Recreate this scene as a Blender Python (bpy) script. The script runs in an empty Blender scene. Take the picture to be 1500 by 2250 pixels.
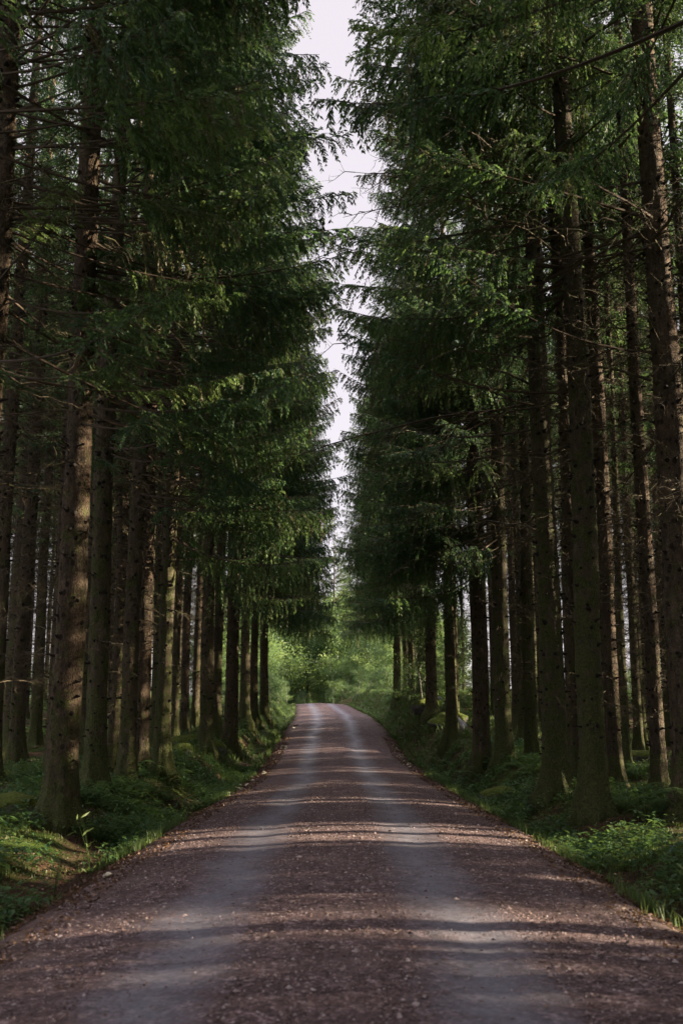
import bpy, math, random
import numpy as np
from mathutils import Vector, Matrix
R = math.radians
random.seed(7)
RG = np.random.default_rng(11)
sc = bpy.context.scene
COL = sc.collection

# ------------------------------------------------------------------ camera
cam_d = bpy.data.cameras.new('camera'); cam = bpy.data.objects.new('camera', cam_d); COL.objects.link(cam)
cam.location = (0, 0, 1.65)
cam.rotation_euler = (R(90) + math.atan(445 / 2300), 0, 0)
cam_d.sensor_fit = 'HORIZONTAL'; cam_d.sensor_width = 24.0; cam_d.lens = 2300 / 1500 * 24
cam_d.clip_start = 0.1; cam_d.clip_end = 4000
cam_d.dof.use_dof = True; cam_d.dof.focus_distance = 30; cam_d.dof.aperture_fstop = 2.4
sc.camera = cam

# ------------------------------------------------------------------ light
SUN_EL, SUN_AZ = 19.0, 84.0        # degrees; azimuth clockwise from the view direction (+Y)
sd = Vector((math.sin(R(SUN_AZ)) * math.cos(R(SUN_EL)), math.cos(R(SUN_AZ)) * math.cos(R(SUN_EL)), math.sin(R(SUN_EL))))
w = bpy.data.worlds.new('World'); sc.world = w; w.use_nodes = True
nt = w.node_tree; nt.nodes.clear()
sky = nt.nodes.new('ShaderNodeTexSky'); sky.sky_type = 'NISHITA'; sky.sun_disc = False
sky.sun_elevation = R(SUN_EL); sky.sun_rotation = R(SUN_AZ); sky.dust_density = 2.0; sky.air_density = 1.0
veil = nt.nodes.new('ShaderNodeMix'); veil.data_type = 'RGBA'; veil.inputs['Factor'].default_value = 0.85
nt.links.new(sky.outputs[0], veil.inputs['A']); veil.inputs['B'].default_value = (3.75, 3.4, 3.6, 1)   # thin white cloud
# added fill: sky boosted overhead, above the frame, to lift the shaded forest
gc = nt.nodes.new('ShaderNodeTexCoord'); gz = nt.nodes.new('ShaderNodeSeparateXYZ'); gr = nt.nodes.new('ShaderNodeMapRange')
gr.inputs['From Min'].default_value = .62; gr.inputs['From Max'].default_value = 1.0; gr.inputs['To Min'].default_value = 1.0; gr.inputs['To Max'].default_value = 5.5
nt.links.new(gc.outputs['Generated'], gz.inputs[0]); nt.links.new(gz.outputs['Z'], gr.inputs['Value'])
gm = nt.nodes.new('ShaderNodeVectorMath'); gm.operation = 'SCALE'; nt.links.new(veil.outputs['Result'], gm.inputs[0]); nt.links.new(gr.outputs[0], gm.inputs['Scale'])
bg = nt.nodes.new('ShaderNodeBackground'); bg.inputs[1].default_value = 0.05
wo = nt.nodes.new('ShaderNodeOutputWorld')
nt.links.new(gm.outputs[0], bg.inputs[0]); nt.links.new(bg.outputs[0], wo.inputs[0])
sl = bpy.data.lights.new('sun', 'SUN'); so = bpy.data.objects.new('sun', sl); COL.objects.link(so)
sl.energy = 5.0; sl.angle = R(0.4); sl.color = (1.0, 0.83, 0.60)
so.rotation_euler = sd.to_track_quat('Z', 'Y').to_euler(); so.location = (30, 0, 30)
sc.view_settings.view_transform = 'Standard'; sc.view_settings.look = 'None'
sc.view_settings.exposure = 2.42; sc.view_settings.gamma = 1.0; sc.view_settings.use_curve_mapping = False
sc.cycles.max_bounces = 8; sc.cycles.diffuse_bounces = 6; sc.cycles.transmission_bounces = 4
sc.cycles.transparent_max_bounces = 8; sc.cycles.use_denoising = True
sc.cycles.caustics_reflective = False; sc.cycles.caustics_refractive = False

# ------------------------------------------------------------------ helpers
def meshdata(name, V, F, mats, midx=None, smooth=False, attrs=None):
    """F: list of (n,k) int arrays; midx: material index per array; attrs: {name: (domain, values)}"""
    me = bpy.data.meshes.new(name)
    V = np.asarray(V, np.float32)
    F = [np.asarray(f, np.int64) for f in F if len(f)]
    me.vertices.add(len(V)); me.vertices.foreach_set('co', V.ravel())
    loops = np.concatenate([f.ravel() for f in F]); tot = np.concatenate([np.full(len(f), f.shape[1]) for f in F])
    me.loops.add(len(loops)); me.loops.foreach_set('vertex_index', loops.astype(np.int32))
    me.polygons.add(len(tot)); st = np.concatenate([[0], np.cumsum(tot)[:-1]])
    me.polygons.foreach_set('loop_start', st.astype(np.int32))
    if midx is not None:
        me.polygons.foreach_set('material_index', np.concatenate([np.full(len(f), m) for f, m in zip(F, midx)]).astype(np.int32))
    me.polygons.foreach_set('use_smooth', np.full(len(tot), smooth))
    for m in mats: me.materials.append(m)
    for k, (dom, val) in (attrs or {}).items():
        a = me.attributes.new(k, 'FLOAT', dom); a.data.foreach_set('value', np.asarray(val, np.float32).ravel())
    me.update(calc_edges=True)
    return me

def link(name, data, parent=None, loc=(0, 0, 0), rot=(0, 0, 0), scale=(1, 1, 1)):
    o = bpy.data.objects.new(name, data); COL.objects.link(o)
    o.parent = parent; o.location = loc; o.rotation_euler = rot; o.scale = scale
    return o

def tag(o, label=None, cat=None, group=None, kind=None):
    if label: o['label'] = label
    if cat: o['category'] = cat
    if group: o['group'] = group
    if kind: o['kind'] = kind
    return o

def nrm(v): return v / (np.linalg.norm(v, axis=-1, keepdims=True) + 1e-9)

def tube(P, rad, k=5, cap=True):
    P = np.asarray(P, float); n = len(P); rad = np.broadcast_to(rad, (n,))
    T = nrm(np.gradient(P, axis=0)); ref = np.array([0, 0, 1.0]) if abs(T[0, 2]) < .8 else np.array([1.0, 0, 0])
    A = nrm(np.cross(T, ref)); B = np.cross(T, A)
    th = np.arange(k) * 2 * math.pi / k
    V = P[:, None] + rad[:, None, None] * (A[:, None] * np.cos(th)[None, :, None] + B[:, None] * np.sin(th)[None, :, None])
    V = V.reshape(-1, 3)
    i = np.arange(n - 1)[:, None] * k; j = np.arange(k)[None]; j2 = (j + 1) % k
    F = np.stack([i + j, i + j2, i + k + j2, i + k + j], -1).reshape(-1, 4)
    return V, F

class Acc:
    """collects tubes (wood quads) and leaf quads"""
    def __init__(s): s.wv = []; s.wf = []; s.n = 0; s.lv = []; s.lt = []
    def wood(s, V, F): s.wv.append(V); s.wf.append(F + s.n); s.n += len(V)
    def leaf(s, Q, t): s.lv.append(Q.reshape(-1, 3)); s.lt.append(t)
    def arrays(s):
        wv = np.concatenate(s.wv) if s.wv else np.zeros((0, 3)); wf = np.concatenate(s.wf) if s.wf else np.zeros((0, 4), int)
        lv = np.concatenate(s.lv) if s.lv else np.zeros((0, 3)); lt = np.concatenate(s.lt) if s.lt else np.zeros(0)
        return wv, wf, lv, lt

def to_mesh(name, arr, mats, smooth=False, split=None):
    wv, wf, lv, lt = arr
    lf = (np.arange(len(lv)).reshape(-1, 4)) + len(wv)
    fs = [f for f in (wf, lf) if len(f)]
    mi = [i for i, f in enumerate((wf, lf)) if len(f)]
    tint = np.concatenate([np.full(len(wf), .5), lt])
    if split is not None: fs = [wf[:split], wf[split:]]; mi = [0, 1]
    return meshdata(name, np.concatenate([wv, lv]), fs, mats, mi, smooth, {'tint': ('FACE', tint)})

# ------------------------------------------------------------------ terrain functions
def ip(y, xs, ys): return np.interp(y, xs, ys)
def road_c(Y): return ip(Y,[-60,30,42,60,75,92,115,130,150,175,240],[.05,.05,-.15,-.3,-.6,-1.3,-2.3,-4.2,-9,-19,-60])
def road_z(Y): return ip(Y,[-60,12,18,24,32,42,49,60,75,92,108,118,130,150,200,400],[0,0,-.04,-.14,-.2,-.02,.38,1.0,1.55,2.05,2.6,2.72,2.4,1.4,-1.0,-3])
def smooth(a, b, x):
    t = np.clip((x - a) / (b - a), 0, 1); return t * t * (3 - 2 * t)
def bump(x, y):
    return (.5*np.sin(.31*x+1.3*np.sin(.17*y))*np.sin(.27*y+.9)+.3*np.sin(.83*x+.6*y)+.2*np.sin(1.9*x-1.3*y+np.sin(x))+.12*np.sin(3.7*x+2.9*y)*np.sin(2.3*y-x))
def ground(x, y):
    c = road_c(y); d = x - c; a = np.abs(d)
    bank = np.where(d > 0, ip(y,[-60,10,15,25,37,52,80,115,160,300],[.15,.1,.1,.4,.75,1.55,1.6,1.3,.6,0]),
                    ip(y,[-60,10,15,30,45,60,115,160,300],[.15,.1,.12,.6,1.0,1.1,.8,.4,0]))
    camber = .13 * (1 - np.clip(a / 2.5, 0, 1)**2)
    z = road_z(y) + camber - .03 - .26*smooth(2.5, 3.2, a) + (bank + .22)*smooth(3.15, 4.6, a)
    z = z + .16*bump(x, y)*smooth(3.2, 6, a) + .04*np.sin(5.1*x+1.7*y)*np.sin(4.3*y-2*x)*smooth(2.8, 3.4, a)
    return z - .012*np.clip(a - 25, 0, 200)

# ------------------------------------------------------------------ materials
class NT:
    def __init__(s, name):
        s.m = bpy.data.materials.new(name); s.m.use_nodes = True; s.t = s.m.node_tree; s.t.nodes.clear()
        s.out = s.t.nodes.new('ShaderNodeOutputMaterial')
    def n(s, typ, ins=None, **kw):
        x = s.t.nodes.new(typ)
        for k, v in kw.items(): setattr(x, k, v)
        for k, v in (ins or {}).items(): s.put(x.inputs[k], v)
        return x
    def put(s, sock, v):
        if hasattr(v, 'is_linked') or isinstance(v, bpy.types.NodeSocket): s.t.links.new(v, sock)
        else: sock.default_value = v
    def coord(s, sc_=(1, 1, 1), obj=True):
        c = s.n('ShaderNodeTexCoord') if obj else s.n('ShaderNodeNewGeometry')
        m = s.n('ShaderNodeMapping', {'Scale': sc_}); s.t.links.new(c.outputs['Object' if obj else 'Position'], m.inputs['Vector'])
        return m.outputs[0]
    def noise(s, vec, scale, detail=4, rough=.6):
        return s.n('ShaderNodeTexNoise', {'Vector': vec, 'Scale': scale, 'Detail': detail, 'Roughness': rough}).outputs['Fac']
    def mr(s, v, a, b, c=0., d=1.):
        return s.n('ShaderNodeMapRange', {'Value': v, 'From Min': a, 'From Max': b, 'To Min': c, 'To Max': d}).outputs[0]
    def math(s, op, a, b=0., clamp=False):
        x = s.n('ShaderNodeMath', operation=op, use_clamp=clamp); s.put(x.inputs[0], a); s.put(x.inputs[1], b); return x.outputs[0]
    def mix(s, f, a, b):
        x = s.n('ShaderNodeMix', data_type='RGBA'); s.put(x.inputs['Factor'], f)
        s.put(x.inputs['A'], a if not isinstance(a, tuple) else (*a, 1)); s.put(x.inputs['B'], b if not isinstance(b, tuple) else (*b, 1)); return x.outputs['Result']
    def ramp(s, f, stops):
        x = s.n('ShaderNodeValToRGB', {'Fac': f}); e = x.color_ramp.elements
        while len(e) < len(stops): e.new(.5)
        for el, (p, c) in zip(e, stops): el.position = p; el.color = (*c, 1)
        return x.outputs[0]
    def attr(s, name): return s.n('ShaderNodeAttribute', attribute_name=name).outputs['Fac']
    def finish(s, colr, rough=.9, bumps=None, strength=.5, dist=.02, spec=.3, trans=0., transcol=None):
        p = s.n('ShaderNodeBsdfPrincipled', {'Roughness': rough, 'Specular IOR Level': spec})
        s.put(p.inputs['Base Color'], colr if not isinstance(colr, tuple) else (*colr, 1))
        if bumps is not None:
            b = s.n('ShaderNodeBump', {'Height': bumps, 'Strength': strength, 'Distance': dist}); s.t.links.new(b.outputs[0], p.inputs['Normal'])
        sh = p.outputs[0]
        if trans:
            tr = s.n('ShaderNodeBsdfTranslucent'); s.put(tr.inputs['Color'], transcol if transcol is not None else colr)
            mx = s.n('ShaderNodeMixShader', {'Fac': trans}); s.t.links.new(sh, mx.inputs[1]); s.t.links.new(tr.outputs[0], mx.inputs[2]); sh = mx.outputs[0]
        s.t.links.new(sh, s.out.inputs[0]); return s.m

def bark_mat(name, moss=1.0):
    b = NT(name); c = b.coord((1, 1, .35)); c1 = b.coord((1, 1, 1))
    rnd = b.n('ShaderNodeObjectInfo').outputs['Random']
    off = b.n('ShaderNodeVectorMath', operation='ADD'); b.t.links.new(c, off.inputs[0])
    cb = b.n('ShaderNodeCombineXYZ'); sc7 = b.math('MULTIPLY', rnd, 37.); b.put(cb.inputs[2], sc7); b.t.links.new(cb.outputs[0], off.inputs[1]); c = off.outputs[0]
    vor = b.n('ShaderNodeTexVoronoi', {'Vector': c, 'Scale': 34., 'Randomness': 1.}, feature='DISTANCE_TO_EDGE').outputs['Distance']
    n1 = b.noise(c, 9., 6, .7); n2 = b.noise(c, 48., 4, .7); n3 = b.noise(c1, 1.7, 3)
    base = b.ramp(n1, [(.25, (.028, .023, .017)), (.5, (.095, .074, .052)), (.75, (.25, .195, .14))])
    base = b.mix(b.mr(vor, 0., .12, .55, 0.), base, (.035, .024, .02))
    base = b.mix(b.mr(n3, .35, .65, 0., .45), base, (.15, .088, .062))
    kn = b.n('ShaderNodeTexVoronoi', {'Vector': b.coord((1, 1, .7)), 'Scale': 6.5, 'Randomness': 1.}).outputs['Distance']
    base = b.mix(b.mr(b.noise(c, 22., 5, .75), .5, .72, 0., .7), base, (.03, .022, .018)); base = b.mix(b.mr(kn, .2, .27, .85, 0.), base, (.022, .016, .013))
    base = b.mix(b.mr(rnd, .3, 1., 0., .5), base, b.mix(.5, base, (.085, .09, .07)))
    lich = b.noise(c1, 13., 5, .65); base = b.mix(b.mr(lich, .62, .72, 0., .45), base, (.27, .28, .23))
    z = b.n('ShaderNodeSeparateXYZ', {'Vector': b.coord((1, 1, 1))}).outputs['Z']
    mz = b.math('ADD', b.mr(z, 0., 9, .16, .02), b.mr(z, 0., .9, .14, 0.)); mn = b.math('ADD', b.noise(c1, 3.6, 7, .78), b.mr(rnd, 0., 1., -.08, .07))
    f = b.mr(b.math('ADD', mn, mz), .56, .70, 0., .8 * moss)
    mossc = b.ramp(b.noise(c1, 30., 3), [(.3, (.03, .042, .012)), (.7, (.11, .135, .035))])
    base = b.mix(f, base, mossc)
    h = b.math('ADD', b.math('MULTIPLY', b.mr(vor, 0., .15), .6), b.math('ADD', n2, n1))
    return b.finish(base, .92, h, .9, .035, .2)
M = {}
M['bark'] = bark_mat('spruce_bark')
t = NT('dead_wood'); M['stub'] = NT('branch_stub').finish((.02, .015, .012), .95); M['twig'] = t.finish(t.ramp(t.noise(t.coord(), 5.), [(.35, (.035, .028, .02)), (.55, (.085, .066, .042)), (.75, (.10, .11, .04))]), .9)
t = NT('branch_wood'); M['wood'] = t.finish((.07, .05, .035), .9)
def needle_mat():
    t = NT('spruce_needles'); a = t.attr('tint'); big = t.noise(t.coord((1, 1, 1), False), .55, 3)
    c = t.ramp(a, [(0., (.026, .080, .042)), (.5, (.054, .125, .048)), (.88, (.14, .215, .055)), (.93, (.12, .09, .055)), (1., (.13, .10, .065))])
    c = t.mix(t.mr(big, .55, .7, 0., .55), c, (.115, .13, .05))
    c = t.mix(t.mr(big, .3, .42, .5, 0.), c, (.035, .12, .07))
    rnd = t.n('ShaderNodeObjectInfo').outputs['Random']
    c = t.mix(t.mr(rnd, .5, 1., 0., .6), c, t.mix(.5, c, (.10, .14, .03))); c = t.mix(t.mr(rnd, .45, 0., 0., .5), c, (.02, .07, .045))
    return t.finish(c, .6, spec=.35, trans=.4, transcol=t.mix(.5, c, (.16, .26, .06)))
M['needle'] = needle_mat()
def leaf_mat(name, lo, mid, hi, tr=.4):
    t = NT(name); a = t.attr('tint'); c = t.ramp(a, [(0., lo), (.5, mid), (1., hi)])
    return t.finish(c, .55, spec=.35, trans=tr, transcol=t.mix(.5, c, (hi[0]*1.4, hi[1]*1.5, hi[2])))
M['leaf'] = leaf_mat('broad_leaves', (.02, .06, .03), (.065, .13, .05), (.19, .26, .085), .35)
M['herb'] = leaf_mat('herb_leaves', (.02, .055, .022), (.045, .105, .036), (.12, .18, .05), .35)
M['grass'] = leaf_mat('grass_blades', (.035, .07, .02), (.065, .125, .035), (.14, .17, .06), .4)
M['fern'] = leaf_mat('fern_fronds', (.03, .075, .022), (.06, .12, .03), (.10, .15, .04), .4)
M['moss'] = leaf_mat('moss_tufts', (.03, .045, .012), (.06, .085, .018), (.12, .14, .03), .2)
M['litter'] = leaf_mat('fallen_needles_and_leaves', (.05, .025, .015), (.10, .05, .028), (.20, .12, .07), .1)

def floor_mat():
    t = NT('forest_floor'); c = t.coord((1, 1, 1), False); rd = t.attr('road_dist')
    a = t.noise(c, .45, 5, .65); b2 = t.noise(c, 5., 6, .7); f = t.noise(c, 38., 4, .7)
    litter = t.ramp(b2, [(.3, (.022, .014, .009)), (.5, (.06, .036, .022)), (.72, (.12, .07, .042))])
    moss = t.ramp(f, [(.3, (.014, .028, .006)), (.55, (.045, .075, .013)), (.75, (.10, .135, .025))])
    mk = t.mr(t.math('ADD', a, t.math('MULTIPLY', b2, .35)), .62, .74)
    col = t.mix(mk, litter, moss)
    soil = t.ramp(f, [(.3, (.03, .018, .012)), (.7, (.085, .05, .036))])
    col = t.mix(t.mr(t.math('ADD', rd, t.mr(b2, .3, .7, -.5, .5)), 3.3, 3.9, 1., 0.), col, soil)
    far = t.mr(rd, 33., 38., 0., 1.); col = t.mix(far, col, t.ramp(b2, [(.3, (.06, .10, .03)), (.7, (.14, .19, .06))]))
    return t.finish(col, .95, t.math('ADD', t.math('MULTIPLY', b2, 1.6), f), .8, .08, .1)
M['floor'] = floor_mat()

def road_mat():
    t = NT('gravel_road'); c = t.coord((1, 1, 1), False); lat = t.attr('lat')
    wob = t.mr(t.noise(c, .3, 4, .6), .3, .7, -.16, .16); l2 = t.math('ADD', lat, wob)
    fuzz = t.mr(t.noise(c, 7., 5, .75), .3, .7, -.10, .10)
    dl = t.math('ABSOLUTE', t.math('ADD', l2, 1.12)); dr = t.math('ABSOLUTE', t.math('SUBTRACT', l2, .82))
    d = t.math('ADD', t.math('MINIMUM', dl, dr), fuzz)
    track = t.mr(d, .04, .50, 1., 0.)
    v = t.n('ShaderNodeTexVoronoi', {'Vector': c, 'Scale': 42., 'Randomness': 1.}); vd = v.outputs['Distance']; vc = t.n('ShaderNodeSeparateColor', {'Color': v.outputs['Color']}).outputs[0]
    v2 = t.n('ShaderNodeTexVoronoi', {'Vector': c, 'Scale': 13., 'Randomness': 1.}); v2c = t.n('ShaderNodeSeparateColor', {'Color': v2.outputs['Color']}).outputs[1]
    big = t.noise(c, 2.2, 5, .7); fine = t.noise(c, 160., 3, .7)
    g = t.ramp(t.math('ADD', t.math('MULTIPLY', vc, .6), t.math('MULTIPLY', v2c, .4)), [(.1, (.020, .012, .014)), (.4, (.062, .037, .039)), (.7, (.112, .070, .071)), (.97, (.34, .26, .26))])
    g = t.mix(t.mr(big, .35, .65, 0., .5), g, (.062, .037, .037))
    g = t.mix(t.mr(t.math('ABSOLUTE', l2), 2.0, 2.5, 0., .75), g, (.06, .036, .026))
    g = t.mix(t.mr(t.noise(c, .9, 6, .7), .52, .66, 0., .4), g, (.15, .11, .105))
    comp = t.ramp(t.math('ADD', t.math('MULTIPLY', fine, .5), t.math('MULTIPLY', vc, .5)), [(.3, (.10, .10, .122)), (.7, (.165, .163, .196))])  # compacted track, with the blue of reflected sky put into its colour
    comp = t.mix(t.mr(t.noise(c, 3.5, 6, .75), .5, .68, 0., .55), comp, (.085, .07, .075))
    col = t.mix(t.math('MULTIPLY', track, .82), g, comp)
    hh = t.math('ADD', t.math('MULTIPLY', t.mr(vd, 0., .6, 1., 0.), t.mr(track, 0., 1., 1., .22)), t.math('MULTIPLY', fine, .3))
    return t.finish(col, t.mr(track, 0., 1., .85, .55), hh, .8, .014, .3)
M['road'] = road_mat()
t = NT('gravel_stone'); M['stone'] = t.finish(t.ramp(t.attr('tint'), [(0., (.05, .033, .032)), (.5, (.13, .085, .078)), (.85, (.2, .15, .145)), (1., (.36, .30, .29))]), .8)
def rock_mat():
    t = NT('mossy_rock'); c = t.coord(); n = t.noise(c, 6., 6, .7); nz = t.n('ShaderNodeSeparateXYZ', {'Vector': t.n('ShaderNodeNewGeometry').outputs['Normal']}).outputs['Z']
    g = t.ramp(n, [(.3, (.06, .055, .05)), (.7, (.2, .19, .18))])
    m = t.ramp(t.noise(c, 28., 4), [(.3, (.03, .045, .008)), (.7, (.13, .16, .025))])
    return t.finish(t.mix(t.mr(t.math('ADD', nz, n), .55, .8), g, m), .9, t.math('ADD', n, t.noise(c, 40.)), .8, .05, .2)
M['rock'] = rock_mat()
t = NT('grey_rock'); M['grey_rock'] = t.finish(t.ramp(t.noise(t.coord(), 9., 5), [(.3, (.15, .15, .16)), (.7, (.34, .34, .36))]), .85)
t = NT('bleached_wood'); M['pale'] = t.finish(t.ramp(t.noise(t.coord(), 25., 4), [(.3, (.30, .26, .18)), (.7, (.62, .57, .45))]), .8)
t = NT('birch_bark'); M['birch'] = t.finish(t.ramp(t.noise(t.coord((1, 1, 4)), 3., 5), [(.35, (.05, .045, .04)), (.45, (.22, .21, .18)), (.7, (.36, .34, .3))]), .85)

# ------------------------------------------------------------------ ground and road
xs = np.unique(np.concatenate([np.arange(-12, 12.01, .16), np.arange(-45, 45.01, .9), np.linspace(-600, 600, 61)]))
ys = np.unique(np.concatenate([np.arange(3, 45, .2), np.arange(-30, 190, .9), np.linspace(-600, 1200, 91)]))
X, Y = np.meshgrid(xs, ys); Z = ground(X, Y)
nx = len(xs); ii = np.arange(len(ys) - 1)[:, None] * nx + np.arange(nx - 1)[None]
Fq = np.stack([ii, ii + 1, ii + nx + 1, ii + nx], -1).reshape(-1, 4)
me = meshdata('ground', np.stack([X, Y, Z], -1).reshape(-1, 3), [Fq], [M['floor']], smooth=True, attrs={'road_dist': ('POINT', np.abs(X - road_c(Y)).ravel())})
tag(link('ground', me), kind='structure')
ys = np.concatenate([np.arange(-25, 60, .12), np.arange(60, 205, .5)]); lt = np.linspace(-2.75, 2.75, 67)
LT, YY = np.meshgrid(lt, ys)
wb = 1 + .03*np.sin(YY*.9)+.03*np.sin(YY*2.3+1+np.sign(LT))+.025*np.sin(YY*5.7+2*np.sign(LT))+.018*np.sin(YY*11.3)
XX = road_c(YY) + LT*wb
e = np.abs(LT)
ZZ = ground(XX, YY) + .034 - .07*smooth(2.35, 2.75, e)
ZZ -= .018*np.exp(-((LT+1.12)/.3)**2) + .018*np.exp(-((LT-.82)/.3)**2)
ZZ += .006*np.sin(XX*7+YY*3)*np.sin(YY*4.1-XX*5)
nx = len(lt); ii = np.arange(len(ys) - 1)[:, None] * nx + np.arange(nx - 1)[None]
Fq = np.stack([ii, ii + 1, ii + nx + 1, ii + nx], -1).reshape(-1, 4)
tag(link('road', meshdata('road', np.stack([XX, YY, ZZ], -1).reshape(-1, 3), [Fq], [M['road']], smooth=True, attrs={'lat': ('POINT', LT.ravel())})), kind='structure')
def roadz(x, y): return ground(x, y) + .034 - .07*smooth(2.35, 2.75, np.abs(x - road_c(y)))

# ------------------------------------------------------------------ spruce pieces
def quads(base, d, length, width, rng):
    """diamond leaf quads; base,d (n,3)"""
    n = len(base); d = nrm(d); s = nrm(np.cross(d, nrm(rng.normal(size=(n, 3)))))
    L = np.asarray(length)[:, None]; W = np.asarray(width)[:, None] if np.ndim(width) else width
    m = base + d*L*.45
    return np.stack([base, m + s*W, base + d*L, m - s*W], 1)

def gen_bough(L, seed, step=.075, bare=.3, hang=.8, shoot=.034, wid=.0135, sub=True):
    g = np.random.default_rng(seed); A = Acc()
    s = np.linspace(0, 1, 12); dr = g.uniform(.12, .34); up = g.uniform(.10, .32)
    ax = np.stack([s*L, .06*L*np.sin(s*3+g.uniform(0, 6)), -dr*L*s + up*L*s**2.3], -1); ax[:, 1] -= ax[0, 1]
    A.wood(*tube(ax, .006*L*(1 - s)**1.1 + .0035, 5))
    us = np.arange(bare, .985, step / L)
    for u in us:
        for sg in (-1, 1):
            if g.random() < .08: continue
            uu = u + g.uniform(-.5, .5)*step/L; uu = min(max(uu, 0), .99)
            p = np.array([np.interp(uu, s, ax[:, k]) for k in range(3)])
            tn = np.array([np.interp(min(uu+.05, 1), s, ax[:, k]) for k in range(3)]) - np.array([np.interp(uu-.05, s, ax[:, k]) for k in range(3)]); tn = tn/np.linalg.norm(tn)
            r = (uu - bare) / (1 - bare)
            ll = min(.85, .27*L) * (.45+.55*min(1, r*3.5)) * (1 - r)**.55 * g.uniform(.6, 1.15) + .07
            an = R(g.uniform(42, 68)); side = np.array([-tn[1], tn[0], 0])*sg
            dr_ = tn*math.cos(an) + side*math.sin(an)
            h = hang*g.uniform(.5, 2.1)
            ta = np.linspace(0, 1, 5); P = p + dr_*ll*ta[:, None]*(1 - .25*h*ta[:, None]); P[:, 2] -= h*ll*ta**1.6*.75
            if sub: A.wood(*tube(P, .0045*(1 - ta)+.0018, 3))
            k = max(2, int(ll / shoot)); tt = (np.arange(k*2)//2 + g.uniform(0, 1, k*2))/k; tt = np.clip(tt, .03, 1)
            B = np.stack([np.interp(tt, ta, P[:, q]) for q in range(3)], -1)
            td = nrm(np.stack([np.interp(np.clip(tt+.1, 0, 1), ta, P[:, q]) - np.interp(np.clip(tt-.1, 0, 1), ta, P[:, q]) for q in range(3)], -1))
            sd_ = nrm(np.cross(td, [0, 0, 1.0])) * np.where(np.arange(k*2) % 2, 1, -1)[:, None]
            D = td*.75 + sd_*g.uniform(.3, 1.0, (k*2, 1)) + np.array([0, 0, -.25-.3*h])*g.uniform(.3, 1.2, (k*2, 1))
            Ls = g.uniform(.06, .12, k*2)*(1 - .35*tt)
            tint = np.clip(g.normal(.42, .17) + g.normal(0, .12, k*2), 0, .88)
            if g.random() < .06: tint = np.full(k*2, g.uniform(.92, 1))
            A.leaf(quads(B, D, Ls, np.full(k*2, wid), g), tint)
    return A.arrays()

BIG = [gen_bough(L, 100+i, hang=h) for i, (L, h) in enumerate([(3.4, .7), (3.2, 1.1), (2.9, .9), (3.8, .5), (2.6, 1.2), (4.0, .9)])]
BIGL = [3.4, 3.2, 2.9, 3.8, 2.6, 4.0]
TIP = [gen_bough(L, 150+i, hang=h, bare=.55) for i, (L, h) in enumerate([(3.8, .7), (3.5, 1.0), (4.1, .5)])]
TIPL = [3.8, 3.5, 4.1]
SML = [gen_bough(L, 200+i, step=.11, bare=.15, hang=.8, shoot=.045, wid=.019, sub=False) for i, L in enumerate([1.9, 1.7, 2.1, 1.6])]
SMLL = [1.9, 1.7, 2.1, 1.6]

def rotm(az, tilt, roll):
    return np.array(Matrix.Rotation(az, 3, 'Z') @ Matrix.Rotation(tilt, 3, 'Y') @ Matrix.Rotation(roll, 3, 'X'))

def assemble(name, items, lib, mats):
    wv, wf, lv, lt = [], [], [], []; n = 0
    for (i, pos, az, tilt, s) in items:
        a = lib[i]; Mx = rotm(az, tilt, RG.uniform(-.25, .25)) * s; fl = np.array([1, RG.choice([-1, 1]), 1])
        wv.append((a[0]*fl) @ Mx.T + pos); wf.append(a[1] + n); n += len(a[0])
        lv.append((a[2]*fl) @ Mx.T + pos); lt.append(np.full(len(a[3]), RG.uniform(.91, 1)) if RG.random() < .05 else np.where(a[3] > .9, a[3], np.clip(a[3]+RG.normal(0, .24), 0, .88)))
    return to_mesh(name, (np.concatenate(wv), np.concatenate(wf), np.concatenate(lv), np.concatenate(lt)), mats)

def edge_crown(seed, z0=5.0, H=26., reach=1.0, low=3.4, dens=1.0, zf=10.5, tips=False, lowreach=1.0):
    """live boughs on the road side from z0, all round from zf; tips: the lower ones are green only at their ends"""
    g = np.random.default_rng(seed); items = []; z = z0; lib = BIG + TIP; ll = BIGL + TIPL
    while z < H - .4:
        Lf = np.interp(z, [3, 6, 10, 14, 20, H], [3.4, 4.0, 4.15, 4.0, 3.1, .4])*reach*np.interp(z, [10, 14], [lowreach, 1])
        full = z > zf
        nb = g.poisson((4.3 if full else low)*dens*g.choice([.55, 1.1, 1.5]))
        for k in range(nb):
            az = g.uniform(0, 2*math.pi) if full and g.random() < .62 else np.clip(g.normal(0, .75), -1.5, 1.5)
            f = .70 + .30*math.cos(az)
            L = Lf*f*g.uniform(.72, 1.06); i = int(g.integers(len(BIG))) if (full or not tips) else len(BIG)+int(g.integers(len(TIP)))
            items.append((i, np.array([.08*math.cos(az), .08*math.sin(az), z+g.uniform(-.25, .25)]), az, np.interp(z, [4, 12, H], [.12, -.02, -.5])+g.normal(0, .12), L/ll[i]))
        z += .42
    return assemble('edge_crown', items, lib, [M['wood'], M['needle']])

def inner_crown(seed, z0=12., H=26., zl=8.):
    g = np.random.default_rng(seed); items = []; z = zl
    while z < H - .3:
        Lf = np.interp(z, [z0, z0+3, 19, H], [1.3, 2.2, 1.9, .3])
        for k in range(g.poisson(4.6 if z > z0 else 1.1)):
            az = g.uniform(0, 2*math.pi); L = Lf*g.uniform(.6, 1.1); i = int(g.integers(len(SML)))
            items.append((i, np.array([0, 0, z+g.uniform(-.25, .25)]), az, np.interp(z, [z0, H], [.15, -.5])+g.normal(0, .15), L/SMLL[i]))
        z += .5
    return assemble('inner_crown', items, SML, [M['wood'], M['needle']])

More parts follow.
